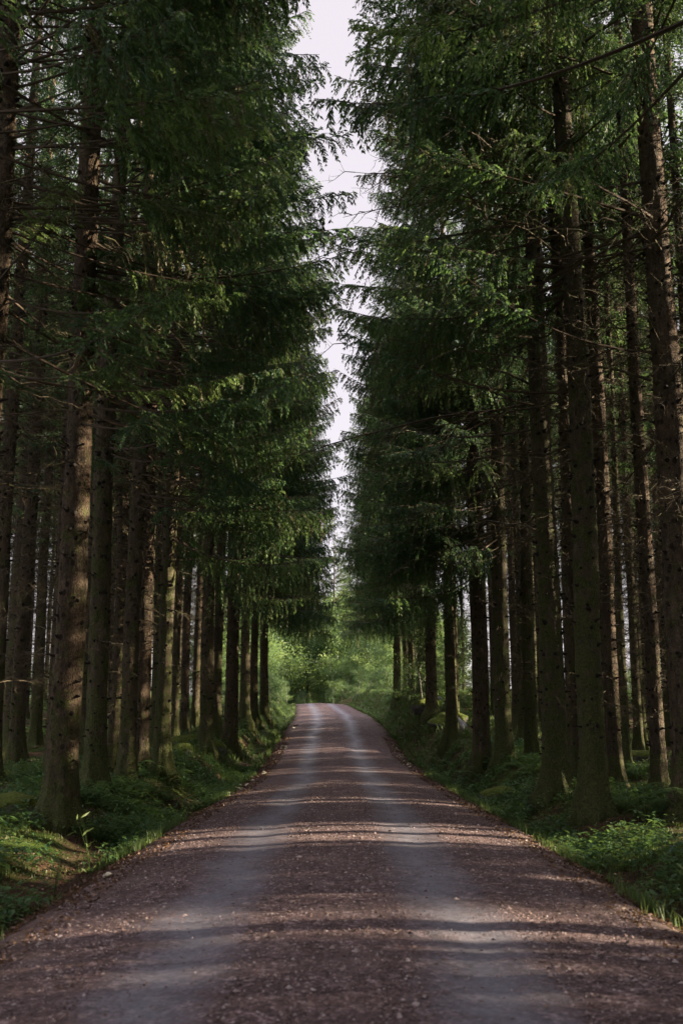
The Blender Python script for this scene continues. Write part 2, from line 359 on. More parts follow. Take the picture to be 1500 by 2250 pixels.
def trunk(seed, r, H=26., k=28, dz=.12, lean=.0):
    g = np.random.default_rng(seed)
    zs = np.concatenate([np.linspace(-.35, 0, 4)[:-1], np.arange(0, 1.0, dz/2), np.arange(1.0, 14, dz), np.arange(14, H, 1.0), [H]])
    th = np.arange(k)*2*math.pi/k; ZS, TH = np.meshgrid(zs, th, indexing='ij')
    rr = r*np.interp(zs, [-1, 1.2, 8, 16, H], [1.1, 1.0, .84, .6, .06])[:, None]
    ph = g.uniform(0, 6.28, 12); nr = g.integers(4, 7)
    fl = np.exp(-np.maximum(ZS, 0)/.36)*(.75+.62*np.cos(nr*TH+ph[0])*np.cos(TH*2+ph[1])+.22*np.cos(3*TH+ph[2]))
    nz = .035*np.sin(2*TH+ZS*.7+ph[3]) + .03*np.sin(3*TH-ZS*1.9+ph[4]) + .02*np.sin(5*TH+ZS*4.3+ph[5])*np.sin(ZS*2+ph[6])+.02*np.sin(7*TH+ph[7]+ZS*7)+.035*np.sin(9*TH+ph[8]-ZS*11)*np.sin(4*TH+ZS*5)
    nz = nz + g.normal(0, .012, nz.shape)
    rad = rr*(1 + fl + nz)
    cx = .05*np.sin(zs*.33+ph[9])*np.minimum(zs/6, 1) + lean*zs*math.cos(ph[10]); cy = .05*np.sin(zs*.29+ph[11])*np.minimum(np.abs(zs)/6, 1) + lean*zs*math.sin(ph[10])
    V = np.stack([cx[:, None]+rad*np.cos(TH), cy[:, None]+rad*np.sin(TH), ZS], -1).reshape(-1, 3)
    n = len(zs); i = np.arange(n-1)[:, None]*k; j = np.arange(k)[None]; j2 = (j+1) % k
    F = np.stack([i+j, i+j2, i+k+j2, i+k+j], -1).reshape(-1, 4)
    A = Acc(); A.wood(V, F); nf = len(F); z = .9
    while z < 15:                                   # broken stubs in whorls
        for q in range(g.integers(3, 8)):
            az = g.uniform(0, 6.28); zz = z+g.uniform(-.06, .06); r0 = r*np.interp(zz, [0, 8, 16], [1, .84, .6])*.93
            c = np.array([np.interp(zz, zs, cx), np.interp(zz, zs, cy), zz]); d = np.array([math.cos(az), math.sin(az), g.uniform(-.15, .35)])
            Ls = g.uniform(.0, .12)*g.random()+.02; b = (.014+.05*r)*g.uniform(.7, 1.5)
            A.wood(*tube(np.array([c+d*r0*.9, c+d*(r0+.012), c+d*(r0+.02+Ls)]), np.array([b*1.8, b*1.2, b*.3]), 6))
        z += g.uniform(.2, .42)
    return A.arrays(), (zs, cx, cy), nf

def dead_branch(seed, L):
    g = np.random.default_rng(seed); A = Acc(); s = np.linspace(0, 1, 9)
    ax = np.stack([s*L, .10*L*np.sin(s*g.uniform(1.5, 4)+g.uniform(0, 6)), g.uniform(-.25, .35)*L*s + g.uniform(-.35, .1)*L*s**2], -1); ax -= ax[0]
    ax[1:] += g.normal(0, .012*L, (8, 3))
    A.wood(*tube(ax, .0055*L*(1-s)+.0028, 5))
    for u in np.arange(.15, .98, .062)*1.0:
        if g.random() < .15: continue
        p = np.array([np.interp(u, s, ax[:, k]) for k in range(3)]); sg = g.choice([-1, 1]); ln = .42*L*(1-u*.7)*g.uniform(.3, 1.2)
        d = np.array([math.cos(R(50)), sg*math.sin(R(50)), g.uniform(-.5, .2)]); ta = np.linspace(0, 1, 5)
        P = p+d*ln*ta[:, None]; P[:, 2] -= g.uniform(.1, .7)*ln*ta**2; P[1:] += g.normal(0, .05*ln, (4, 3))
        A.wood(*tube(P, .005*(1-ta)+.0018, 4))
        for v in (.3, .45, .6, .8, .93):
            q = np.array([np.interp(v, ta, P[:, k]) for k in range(3)]); e = nrm(d+g.normal(0, .7, 3)); l3 = ln*.35*g.uniform(.4, 1.3)
            A.wood(*tube(np.array([q, q+e*l3*.5+g.normal(0, .01, 3), q+e*l3]), np.array([.003, .0022, .0012]), 3))
    return A.arrays()
DEAD = [dead_branch(300+i, L) for i, L in enumerate([2.2, 1.8, 2.6, 1.4, 2.0, 2.9, 1.6])]
DEADL = [2.2, 1.8, 2.6, 1.4, 2.0, 2.9, 1.6]
DEADM = [to_mesh('dead_branch', a, [M['twig']]) for a in DEAD]

def dead_set(seed, n=130, z0=1.4, z1=14.):
    g = np.random.default_rng(seed); items = []
    for k in range(n):
        z = g.uniform(z0, z1); i = int(g.integers(len(DEAD)))
        items.append((i, np.array([0, 0, z]), g.uniform(0, 6.28), g.normal(-.05, .25), np.interp(z, [z0, 6, z1], [.45, .8, 1.0])*g.uniform(.6, 1.1)))
    return assemble('dead_branches', items, DEAD, [M['twig'], M['twig']])

EDGE = [edge_crown(400, 6.2), edge_crown(401, 5.6), edge_crown(402, 5.8, reach=.98, lowreach=1.05),       # by the height where the green starts
        edge_crown(403, 7.5, low=.8, zf=12.2, tips=True, reach=1.13), edge_crown(406, 6.6, low=2.3, zf=13., tips=True, reach=1.05), edge_crown(407, 4.2, lowreach=1.02), edge_crown(408, 2.5, low=4.5, zf=4., dens=1.5, reach=.86)]
EDGE_NEAR = [edge_crown(404, 8., low=2., tips=True, zf=13, reach=1.06), edge_crown(405, 8.8, low=1., tips=True, zf=13.5, reach=1.14)]
INNER = [inner_crown(410, 12.5), inner_crown(411, 11.), inner_crown(412, 13.5)]
DSET = [dead_set(420+i, 110) for i in range(4)]; DTHIN = dead_set(426, 26)
def trunk_mesh(a): return to_mesh('trunk', a[0], [M['bark'], M['stub']], True, a[2])
TR = [trunk_mesh(trunk(430+i, .16, k=14, dz=.3)) for i in range(5)]
TRE = [trunk_mesh(trunk(440+i, .2, k=18, dz=.25)) for i in range(4)]

def base_z(x, y): return float(ground(np.array(x), np.array(y)))

def spruce(x, y, r, crown, label, group=None, rotz=0., H=26., named=True, nb=0, seed=0, tr=None, dead=None):
    rt = bpy.data.objects.new('spruce_tree', None); COL.objects.link(rt); rt.location = (x, y, base_z(x, y)); rt.rotation_euler = (0, 0, rotz)
    rt.empty_display_size = .3
    tag(rt, label, 'tree', group); s = H/26.
    if named:
        me = trunk_mesh(trunk(1000+seed, r, lean=random.uniform(0, .003)))
        link('trunk', me, rt)
    else:
        m = tr or random.choice(TR); link('trunk', m, rt, rot=(0, 0, random.uniform(0, 6)), scale=(r/(.2 if m in TRE else .16),)*2 + (s,))
    if crown is not None: link('crown', crown, rt, scale=(s, s*random.choice([-1, 1]), s))
    if dead is not None: link('dead_branches', dead, rt, rot=(0, 0, random.uniform(0, 6)))
    g = random.Random(seed)
    for k in range(nb):
        z = g.uniform(1.8, 10.5)**1.0; i = g.randrange(len(DEADM)); az = g.uniform(0, 2*math.pi)
        if abs((az+math.pi) % (2*math.pi)-math.pi) < .8 and z < 5: az += math.pi
        sc_ = np.interp(z, [1.5, 5, 10], [.4, .8, 1.15])*g.uniform(.6, 1.2)
        link('dead_branch', DEADM[i], rt, loc=(.9*r*math.cos(az), .9*r*math.sin(az), z), rot=(g.uniform(-.4, .4), g.uniform(-.25, .25), az), scale=(sc_,)*3)
    if crown is EDGE[3]:
        for k in range(7):
            z = g.uniform(5.0, 13); az = g.gauss(0, .9); sc_ = g.uniform(1.4, 2.0)
            link('dead_branch', DEADM[(0, 2, 5)[k % 3]], rt, loc=(.9*r*math.cos(az), .9*r*math.sin(az), z), rot=(g.uniform(-.4, .4), g.uniform(-.2, .1), az), scale=(sc_,)*3)
    return rt

SPRUCES = [
 # x, y, r, crown idx (None = inner), label
 (-4.98,14.07,.22,4,'mossy spruce foot cut by the left frame edge, nearest trunk on the left'),
 (-4.21,16.21,.225,4,'thickest spruce on the left verge, mossy foot, sun patch high on its right side'),
 (-4.70,20.44,.205,4,'dark spruce trunk just right of the thickest left trunk'),
 (-4.68,23.49,.18,4,'slim spruce with mossy lit right flank, right of the dark second trunk on the left'),
 (-4.30,25.71,.19,1,'pale sunlit spruce trunk with moss tufts at its foot, left of the road'),
 (-4.95,26.4,.20,None,'shaded spruce trunk touching the left flank of the pale sunlit mossy one'),
 (-10.36,36.20,.19,None,'thin spruce deep in the left stand with a sunlit orange-brown flank'),
 (-9.97,32.34,.25,None,'dark spruce deep in the left stand near the left frame edge'),
 (-4.41,34.88,.21,1,'grey shaded spruce trunk just left of the brightly lit one with flared root'),
 (-4.03,38.79,.25,2,'sunlit spruce on the left verge with mossy flared root reaching the road'),
 (-4.75,40.5,.19,None,'dark narrow spruce trunk behind the lit trunk with the flared root'),
 (-4.51,49.72,.22,2,'shaded spruce third before the grassy bend on the left'),
 (-4.47,54.26,.20,2,'shaded spruce second before the grassy bend on the left'),
 (-4.21,58.04,.24,2,'dark spruce standing last before the sunlit grass on the left'),
 (-5.89,37.77,.13,None,'thin spruce with yellow-green mossy edge left of the mossy boulder'),
 (-6.05,41.26,.16,None,'thin dark spruce directly behind the mossy boulder on the left'),
 (-5.91,43.12,.14,None,'thinnest dark spruce right behind the mossy boulder on the left'),
 (-5.48,31.31,.11,None,'very thin spruce just right of the pale sunlit mossy trunk'),
 (-5.87,27.60,.16,None,'slim shaded spruce between the dark second trunk and the slim mossy one on the left'),
 (5.42,16.74,.27,3,'thickest spruce on the right, trunk running up the right frame edge'),
 (4.20,17.97,.225,3,'mossy leaning spruce nearest the road on the right with golden lit right flank'),
 (4.19,21.12,.24,3,'broad dark spruce with mossy foot, left of the leaning mossy one on the right'),
 (4.99,22.86,.165,None,'slim spruce half hidden between the broad dark and the leaning mossy right trunks'),
 (4.05,31.05,.25,1,'broad shaded spruce on the right bank, left of a close pair of trunks'),
 (4.45,29.3,.22,1,'spruce standing close against the broad shaded one on the right bank'),
 (4.06,39.34,.215,2,'straight dark spruce by the ditch on the right with spreading mossy root'),
 (3.6,68.57,.25,2,'farther-left of two far spruces on the right grassy bank'),
 (4.05,66.5,.19,2,'slimmer right-hand one of two far spruces on the right grassy bank'),
 (5.49,31.03,.175,None,'slim dark spruce alone in the gap left of the broad dark right trunk'),
 (6.89,41.99,.155,None,'thin spruce in the right stand, background light on both sides'),
 (7.19,46.93,.125,None,'very thin lit spruce deep in the right stand beside the close pair'),
 (8.03,43.27,.135,None,'thin spruce deep in the right stand just left of the broad dark trunk'),
 (5.70,22.54,.17,None,'spruce with pinkish sunlit right flank and orange needle litter at its foot'),
 (6.94,26.08,.095,None,'very thin mossy spruce touching the pinkish sunlit right trunk'),
 (9.86,35.26,.20,None,'spruce deep in the right stand with wide mossy root flare'),
 (6.25,21.22,.15,None,'slim dark spruce just left of the thickest right trunk'),
 (10.10,41.22,.135,None,'thin shaded spruce between the leaning mossy and the pinkish lit right trunks'),
 (4.94,45.76,.12,None,'very thin spruce behind the straight dark one by the right ditch'),
 (-7.35,22.6,.17,None,'dark slim spruce at the left frame edge behind the near mossy foot'),
 (-6.7,24.9,.15,None,'slim spruce seen left of the thickest left trunk, branches crossing it'),
 (-8.6,28.4,.2,None,'dark spruce second inside the left frame edge, deep shade'),
 (-7.6,31.5,.14,None,'thin spruce tightly left of the thickest left trunk, deep in the stand'),
 (11.39,37.02,.145,None,'thin spruce deep in the right stand behind the slim dark trunk near the frame edge'),
]
pts = []
for i, (x, y, r, ci, lab) in enumerate(SPRUCES):
    left = x < 0
    if ci is None:
        spruce(x, y, r, INNER[i % 3], lab, named=True, seed=i, rotz=random.uniform(0, 6), nb=0, dead=DSET[i % 4], H=random.uniform(23, 26))
    else:
        spruce(x, y, r, EDGE[ci], lab, named=True, seed=i, rotz=(0 if left else math.pi)+random.uniform(-.3, .3), nb=48 if y < 45 else 16, H=random.uniform(25, 28))
    pts.append((x, y))
# roadside row nearer than the frame shows, only boughs reach into view, and far row towards the bend
for sgn in (-1, 1):
    side = 'left' if sgn < 0 else 'right'
    for y in (-14, -9.5, -5.2, -1.2, 2.6, 6.4, 10.4):
        x = sgn*(4.5+random.uniform(-.2, .35)); y += random.uniform(-.6, .6)
        spruce(x, y, random.uniform(.2, .27), EDGE_NEAR[0 if sgn < 0 else 1] if y > 3 else EDGE[0], f'near spruce outside the {side} frame edge, boughs hanging over the near road', f'near spruces beside the {side} frame edge', (0 if sgn < 0 else math.pi)+random.uniform(-.3, .3), random.uniform(25, 28), named=False, tr=random.choice(TRE), dead=DSET[0])
        pts.append((x, y))
    y = 45.
    while y < (60 if sgn < 0 else 72):
        c = float(road_c(y)); x = c+sgn*(4.6+random.uniform(-.3, .6))
        if all(math.hypot(x-a, y-b) > 2.4 for a, b in pts):
            spruce(x, y, random.uniform(.17, .25), EDGE[random.choice([1, 2, 5])], f'far roadside spruce towards the bend on the {side}', f'far spruces lining the {side} side of the road', (0 if sgn < 0 else math.pi)+random.uniform(-.4, .4), random.uniform(21, 27), named=False, tr=random.choice(TRE), dead=random.choice(DSET))
            pts.append((x, y))
        y += random.uniform(3.4, 4.6)
for k in range(26):
    y = random.uniform(138, 175); x = random.uniform(-26, 12)
    spruce(x, y, random.uniform(.15, .22), EDGE[random.choice([1, 2])], 'tall pale hazy spruce far beyond the road crest', 'tall spruces beyond the crest', random.uniform(0, 6), random.uniform(20, 27), named=False, tr=random.choice(TRE))
def lane(x, y):
    """strips where spruces are made lower to let the evening sun in over their tops"""
    t = y-.105*(x+4); return x > 12 and (14.8 < t < 17.4 or 20 < t < 21.5 or 23.5 < t < 28.5 or 32 < t < 34.5 or 37 < t < 41 or 46 < t < 49)
SLOTS = [8.3, 14.4, 20.2, 26.4, 32.2, 38.4, 44.3, 50.6, 57., 64.]       # sun gaps left between the dense, unseen outer spruces added to shade the road
outer = list(np.arange(-16, 6, 3.1)) + [(p+q)/2 for p, q in zip(SLOTS[:-1], SLOTS[1:])]
for xo, dy, keep in ((34.5, 3.6, 1.), (38.6, 4.1, 1.)):
    for y in outer:
        spruce(xo+random.uniform(-.7, .7), y+dy+random.uniform(-.25, .25), .18, EDGE[6], 'added unseen spruce shading the road, on the outer edge of the right stand', 'added unseen spruces on the outer edge of the right stand', random.uniform(0, 6), random.uniform(24, 26), named=False, tr=random.choice(TRE))
# the stand behind, row on row
for sgn in (-1, 1):
    side = 'left' if sgn < 0 else 'right'
    for xr in np.arange(7.2, 31, 2.6):
        for yr in np.arange(-8 if sgn > 0 else 6, 118, 3.0):
            x = sgn*(xr+random.uniform(-.9, .9))+float(road_c(yr)); y = yr+random.uniform(-1, 1)
            vis = abs(x) < .34*y+4
            light = sgn > 0 and y < 42
            if not (vis or light): continue
            if y > 55 and (abs(x-float(road_c(y))) < 9 or random.random() < .45): continue
            if y > (76 if sgn > 0 else 100): continue
            if abs(x) > 24 and random.random() < .4: continue
            if light and not vis and random.random() < .3: continue
            if random.random() < .04: continue
            if not all(math.hypot(x-a, y-b) > 1.7 for a, b in pts): continue
            spruce(x, y, random.uniform(.085, .165), INNER[random.randrange(3)], f'slender spruce standing in the depth of the {side} stand', f'slender spruces in the depth of the {side} stand', random.uniform(0, 6), random.uniform(23, 27)*(.52 if lane(x, y) else 1), named=False, dead=random.choice(DSET) if vis else DTHIN)
            pts.append((x, y))
print('spruces', len(pts))

# ------------------------------------------------------------------ broadleaf trees and bushes
def broadleaf(name, seed, H, rad, nclump, per, leaf, z0, stem=.08, multi=1):
    g = np.random.default_rng(seed); A = Acc()
    for m in range(multi):
        b = g.normal(0, .12*multi, 3)*[1, 1, 0] if multi > 1 else np.zeros(3)
        s = np.linspace(0, 1, 9); P = b + np.stack([.06*H*np.sin(s*2+g.uniform(0, 6)), .06*H*np.sin(s*2.3+g.uniform(0, 6)), s*H*.93-.15], -1); P[:, :2] -= P[0, :2]-b[:2]
        P[:, :2] += s[:, None]*g.normal(0, .12*(multi > 1)*H, 2)
        A.wood(*tube(P, stem*(1-s)**.8+.008, 8))
        for c in range(nclump//multi):
            u = g.uniform(z0/H, 1)**.9; st = np.array([np.interp(u*.85, s, P[:, k]) for k in range(3)])
            az = g.uniform(0, 6.28); rr = rad*math.sin(math.pi*min(1, .18+u*.85))**.6*g.uniform(.35, 1.05)
            e = np.array([st[0]+rr*math.cos(az), st[1]+rr*math.sin(az), u*H+g.uniform(-.05, .1)*H*.5]); mid = (st+e)/2+[0, 0, .06*rr]
            A.wood(*tube(np.array([st, mid, e]), np.array([.02, .012, .005])*H/9, 4))
            n = int(per*g.uniform(.5, 1.5)); cr = rad*g.uniform(.10, .22); ct = g.normal(.5, .24)
            t_ = g.uniform(.35, 1.12, n)[:, None]; B = st*(1-t_)+e*t_ + g.normal(0, 1, (n, 3))*cr*[1, 1, .55]
            A.leaf(quads(B, g.normal(0, 1, (n, 3))+[0, 0, -.5], g.uniform(.7, 1.3, n)*leaf, np.full(n, leaf*.32), g), np.clip(ct+g.normal(0, .14, n), 0, 1))
    return to_mesh(name, A.arrays(), [M['birch'], M['leaf']])
BT = [broadleaf('crown', 500, 15, 4.0, 95, 170, .25, 2.5, .16), broadleaf('crown', 501, 12, 3.6, 85, 170, .24, 1.2, .13), broadleaf('crown', 502, 9, 3.0, 65, 190, .18, .6, .1)]
BB = [broadleaf('bush', 510, 3.2, 1.6, 40, 130, .10, .3, .03, 5), broadleaf('bush', 511, 2.2, 1.3, 34, 120, .08, .2, .025, 5), broadleaf('bush', 512, 5.0, 2.1, 50, 170, .11, .5, .04, 4)]
BS = broadleaf('sapling', 520, 5.2, 1.5, 34, 90, .085, 1.3, .045)
def plant(nm, me, x, y, label, cat, group=None, s=1.):
    o = link(nm, me, loc=(x, y, base_z(x, y)), rot=(0, 0, random.uniform(0, 6.28)), scale=(s*random.uniform(.9, 1.1), s*random.uniform(.9, 1.1), s)); tag(o, label, cat, group); return o
plant('sapling', BS, 4.3, 56.6, 'young leafy tree with thin dark stem on the right grassy bank', 'sapling')
plant('sapling', BS, 6.6, 60.5, 'leafy young tree behind the right bank, half hidden by spruce trunks', 'sapling', s=1.15)
for k, (x, y, s) in enumerate([(-7,138,1.05),(-1,141,1.1),(3.5,136,1.0),(7.2,128,.95),(9.5,118,.9),(8.6,108,.8),(-11,128,.95),(-10.5,150,1),(-5.5,156,1.05),(-.5,150,1.1),(4,146,1),(8.5,140,.95),(-16,152,1.1),(0,165,1.3),(-8,170,1.3),(7,160,1.25),(-20,165,1.2),(-5,186,1.5),(-1.5,180,1.4),(-9,188,1.5),(2.5,184,1.4),(-4,158,1.1),(12.5,150,1.2)]):
    plant('broadleaf_tree', BT[k % 3], x, y, 'sunlit pale green broadleaf tree closing the road bend', 'tree', 'sunlit broadleaf trees at the bend', s)
for x, y, s in [(-7.6,84,.6),(-7.2,92,.7),(-8.5,100,.9),(-7.5,108,.8),(-9.5,76,.7)]:
    plant('broadleaf_tree', BT[2], x, y, 'yellow-green young broadleaf tree behind the left verge before the bend', 'tree', 'young broadleaf trees left of the bend', s)
for x, y, s in [(4.6,88,.55),(6.5,82,.7),(5.4,98,.7),(7.5,92,.8),(5.2,110,.8),(7.8,74,.6),(8.5,104,.9)]:
    plant('broadleaf_tree', BT[2], x, y, 'light green young broadleaf tree behind the right bank before the bend', 'tree', 'young broadleaf trees right of the bend', s)
for k in range(26):
    x = random.uniform(3.8, 9); y = random.uniform(58, 118); x += float(road_c(y))
    plant('bush', BB[k % 2], x, y, 'light green bush on the right bank before the bend', 'bush', 'bushes on the right bank', random.uniform(.5, .9))
for k in range(20):
    x = random.uniform(3.9, 8); y = random.uniform(66, 120); x = float(road_c(y))-x
    plant('bush', BB[k % 2], x, y, 'bright green bush on the left verge before the bend', 'bush', 'bushes on the left verge', random.uniform(.4, .8))
for k in range(16):
    plant('bush', BB[k % 3], random.uniform(-14, 6), random.uniform(132, 142), 'pale sunlit bush just beyond the road crest', 'bush', 'bushes beyond the crest', random.uniform(.8, 1.3))
for sgn in (-1, 1):
    side = 'left' if sgn < 0 else 'right'
    for k in range(44):
        y = random.uniform(22, 150); x = sgn*(random.uniform(34, 46))
        plant('bush', BB[2] if k % 3 else BT[2], x, y, f'bright bush seen between trunks beyond the {side} stand', 'bush', f'bushes along the far edge of the {side} stand', random.uniform(.55, 1.0))
for k in range(30):
    sgn = random.choice([-1, 1, 1]); y = random.uniform(36, 85); x = sgn*random.uniform(9, 24)
    plant('bush', BB[k % 2], x, y, 'small green bush on the shaded forest floor', 'bush', 'small bushes in the forest', random.uniform(.35, .7))

# ------------------------------------------------------------------ ground cover
def grass_mesh(n, fn, hmin, hmax, wd, seed, clump=12):
    g = np.random.default_rng(seed); c = fn(g, n//clump); P = np.repeat(c, clump, 0); n = len(P)
    P = P + g.normal(0, .05, (n, 2)); z = ground(P[:, 0], P[:, 1]) - .01; B = np.column_stack([P, z])
    far = np.clip(P[:, 1:2]/22, 1, 2.6)
    h = g.uniform(hmin, hmax, (n, 1)); az = g.uniform(0, 6.28, n); d = np.column_stack([np.cos(az), np.sin(az), np.zeros(n)]); sd_ = np.column_stack([-np.sin(az), np.cos(az), np.zeros(n)])*wd*far
    b = g.uniform(.15, .9, (n, 1)); up = np.array([0, 0, 1.0])
    m = B + up*h*.55 + d*h*b*.2; tp = B + up*h*(1-.35*b) + d*h*b*.8
    V = np.stack([B-sd_, B+sd_, m+sd_*.8, m-sd_*.8, tp+sd_*.1, tp-sd_*.1], 1).reshape(-1, 3); i = np.arange(n)[:, None]*6
    F = np.concatenate([i+np.array([0, 1, 2, 3]), i+np.array([3, 2, 4, 5])]); ti = np.clip(np.repeat(g.normal(.45, .15, n//clump), clump)+g.normal(0, .15, n), 0, 1)
    return meshdata('grass', V, [F], [M['grass']], attrs={'tint': ('FACE', np.concatenate([ti, ti]))})
def verge(sgn, y0, y1, a0, a1, p=1.0, patch=None):
    def f(g, n):
        y = y0+(y1-y0)*g.uniform(0, 1, n*3)**p; a = a0+(a1-a0)*g.uniform(0, 1, n*3)**1.1; x = road_c(y)+sgn*a
        m = np.sin(x*1.3+y*.7)+np.sin(y*1.9-x*2.1)+np.sin(.6*y+3*x)*.7+g.normal(0, .6, n*3) > (patch if patch is not None else -9)
        return np.column_stack([x, y])[m][:n]
    return f
def herb_mesh(n, fn, seed, leaf=(.05, .11), hh=(.06, .26)):
    g = np.random.default_rng(seed); c = fn(g, n); A = Acc(); n = len(c); k = 7
    z = ground(c[:, 0], c[:, 1]); B0 = np.column_stack([c, z]); P = np.repeat(B0, k, 0); N = len(P)
    sc_ = np.repeat(np.clip(c[:, 1:2]/26, 1, 2), k, 0)
    az = g.uniform(0, 6.28, N); h = g.uniform(*hh, N)*np.repeat(g.uniform(.5, 1.2, n), k)
    P = P+np.column_stack([g.normal(0, .07, N), g.normal(0, .07, N), h]); D = np.column_stack([np.cos(az), np.sin(az), g.uniform(-.35, .9, N)])
    L = (g.uniform(*leaf, (N, 1))*sc_); D = nrm(D); S = nrm(np.cross(D, [0, 0, 1.0])); W = L*g.uniform(.2, .3, (N, 1)); m = P+D*L*.4; m[:, 2] -= .1*L[:, 0]*0
    drop = np.zeros((N, 3)); drop[:, 2] = -.25*L[:, 0]
    Q = np.stack([P, m+S*W, P+D*L+drop, m-S*W], 1); A.leaf(Q, np.clip(np.repeat(g.normal(.45, .18, n), k)+g.normal(0, .12, N), 0, 1))
    return to_mesh('ground_cover', A.arrays(), [M['herb'], M['herb']])
for sgn in (-1, 1):
    sd_name = 'left' if sgn < 0 else 'right'
    tag(link('grass', grass_mesh(46000, verge(sgn, 5, 34, 2.65, 8, .9, .3 if sgn > 0 else .7), .07, .24, .0035, 600+sgn)), f'fine green grass on the near {sd_name} verge', 'grass', kind='stuff')
    tag(link('grass', grass_mesh(42000, verge(sgn, 30, 118, 2.75, 8.5, .8), .10, .42, .0075, 610+sgn)), f'grass along the far {sd_name} verge up to the crest', 'grass', kind='stuff')
    tag(link('ground_cover', herb_mesh(7000 if sgn < 0 else 5200, verge(sgn, 7, 38, 2.9, 8., .85, .15), 620+sgn)), f'broad-leaved low plants covering the {sd_name} verge', 'plants', kind='stuff')
    tag(link('ground_cover', herb_mesh(650, verge(sgn, 9, 32, 3.2, 7., .9, .2), 630+sgn, (.09, .17), (.10, .28))), f'tall plants with long pointed leaves among the low ones on the {sd_name} verge', 'plants', kind='stuff')
    tag(link('ground_cover', herb_mesh(3000, verge(sgn, 34, 100, 3.1, 22, .8, .4), 625+sgn, (.06, .12), (.05, .3))), f'low leafy growth under the trees far on the {sd_name}', 'plants', kind='stuff')

for sgn in (-1, 1):
    sd_name = 'left' if sgn < 0 else 'right'
    mm = grass_mesh(60000, verge(sgn, 6, 30, 3.0, 8., .8, -1.2), .02, .075, .006, 660+sgn, 16); mm.materials.clear(); mm.materials.append(M['moss'])
    tag(link('moss', mm), f'cushions of dark green moss on the near {sd_name} verge', 'moss', kind='stuff')
def litter_mesh(n, seed):
    g = np.random.default_rng(seed); y = 4+48*g.uniform(0, 1, n)**1.1; sg = g.choice([-1, 1], n); a = 2.2+g.exponential(1.1, n); x = road_c(y)+sg*a
    z = np.where(a < 2.6, roadz(x, y), ground(x, y))+.012; P = np.column_stack([x, y, z]); D = np.column_stack([g.normal(0, 1, n), g.normal(0, 1, n), g.normal(0, .25, n)])
    A = Acc(); A.leaf(quads(P, D, g.uniform(.02, .07, n)*np.clip(y/20, 1, 2), g.uniform(.006, .018, n), g), g.uniform(0, 1, n)**1.5); return to_mesh('leaf_litter', A.arrays(), [M['litter'], M['litter']])
tag(link('leaf_litter', litter_mesh(30000, 640)), 'rusty fallen needles and leaf scraps along both road edges', 'litter', kind='stuff')

def stones(n, seed):
    g = np.random.default_rng(seed); y = 3.5+24*g.uniform(0, 1, n)**1.5; l = g.uniform(-2.6, 2.6, n)
    tr = np.minimum(np.abs(l+1.12), np.abs(l-.82)); keep = (tr > .38) | (g.random(n) < .07); y, l = y[keep], l[keep]; n = len(y)
    x = road_c(y)+l; s = g.uniform(.004, .0135, n)*np.where(g.random(n) < .07, 1.9, 1); z = roadz(x, y)
    o = np.array([[1, 0, 0], [0, 1, 0], [-1, 0, 0], [0, -1, 0], [0, 0, .7], [0, 0, -.7]], float)
    az = g.uniform(0, 6.28, n); ca, sa = np.cos(az), np.sin(az); sx = s*g.uniform(.7, 1.5, n); V = o[None]*np.stack([sx, s, s], -1)[:, None] + g.normal(0, .15, (n, 6, 3))*s[:, None, None]
    V = np.stack([V[..., 0]*ca[:, None]-V[..., 1]*sa[:, None], V[..., 0]*sa[:, None]+V[..., 1]*ca[:, None], V[..., 2]], -1)+np.column_stack([x, y, z+.25*s])[:, None]
    f = np.array([[0, 1, 4], [1, 2, 4], [2, 3, 4], [3, 0, 4]]); F = (np.arange(n)[:, None, None]*6+f).reshape(-1, 3)
    return meshdata('gravel', V.reshape(-1, 3), [F], [M['stone']], attrs={'tint': ('FACE', np.repeat(g.uniform(0, 1, n)**1.2, 4))})
tag(link('gravel', stones(70000, 650)), 'loose reddish brown gravel lying on the road', 'gravel', kind='stuff')

# ferns
def fern(seed):
    g = np.random.default_rng(seed); A = Acc()
    for f in range(9):
        az = f*.7+g.uniform(-.2, .2); L = g.uniform(.5, .85); s = np.linspace(0, 1, 8); h = g.uniform(.45, .8)
        P = np.stack([np.cos(az)*L*s, np.sin(az)*L*s, L*h*np.sin(s*2.3)*.8], -1); A.wood(*tube(P, .004*(1-s)+.001, 3))
        k = 26; t_ = np.repeat(np.linspace(.15, 1, k), 2); B = np.stack([np.interp(t_, s, P[:, q]) for q in range(3)], -1)
        sg = np.tile([-1, 1], k)[:, None]; D = np.array([-math.sin(az), math.cos(az), 0])*sg+np.array([math.cos(az), math.sin(az), 0])*.35+[0, 0, -.15]
        Ln = .2*L*np.sin(math.pi*np.clip(t_*.85+.12, 0, 1))+.012; d = nrm(D); S = np.cross(d, [0, 0, 1.0]); W = .016
        m = B+d*Ln[:, None]*.4; A.leaf(np.stack([B, m+S*W, B+d*Ln[:, None], m-S*W], 1), np.clip(g.normal(.5, .15, k*2), 0, 1))
    return to_mesh('fern', A.arrays(), [M['fern'], M['fern']])
FE = [fern(700+i) for i in range(3)]
for k in range(110):
    sgn = 1 if random.random() < .62 else -1; y = random.uniform(15, 78); a = random.uniform(3.5, 6.8 if sgn > 0 else 5)
    side = 'right' if sgn > 0 else 'left'
    plant('fern', FE[k % 3], float(road_c(y))+sgn*a, y, f'fern with arching fronds among grass on the {side} bank', 'fern', f'ferns on the {side} bank', random.uniform(.6, 1.1))
for k in range(22):
    sgn = random.choice([-1, 1]); y = random.uniform(20, 40); x = sgn*random.uniform(6, 12)
    plant('fern', FE[k % 3], x, y, 'small fern on the forest floor among inner trunks', 'fern', 'ferns among the inner trunks', random.uniform(.4, .7))

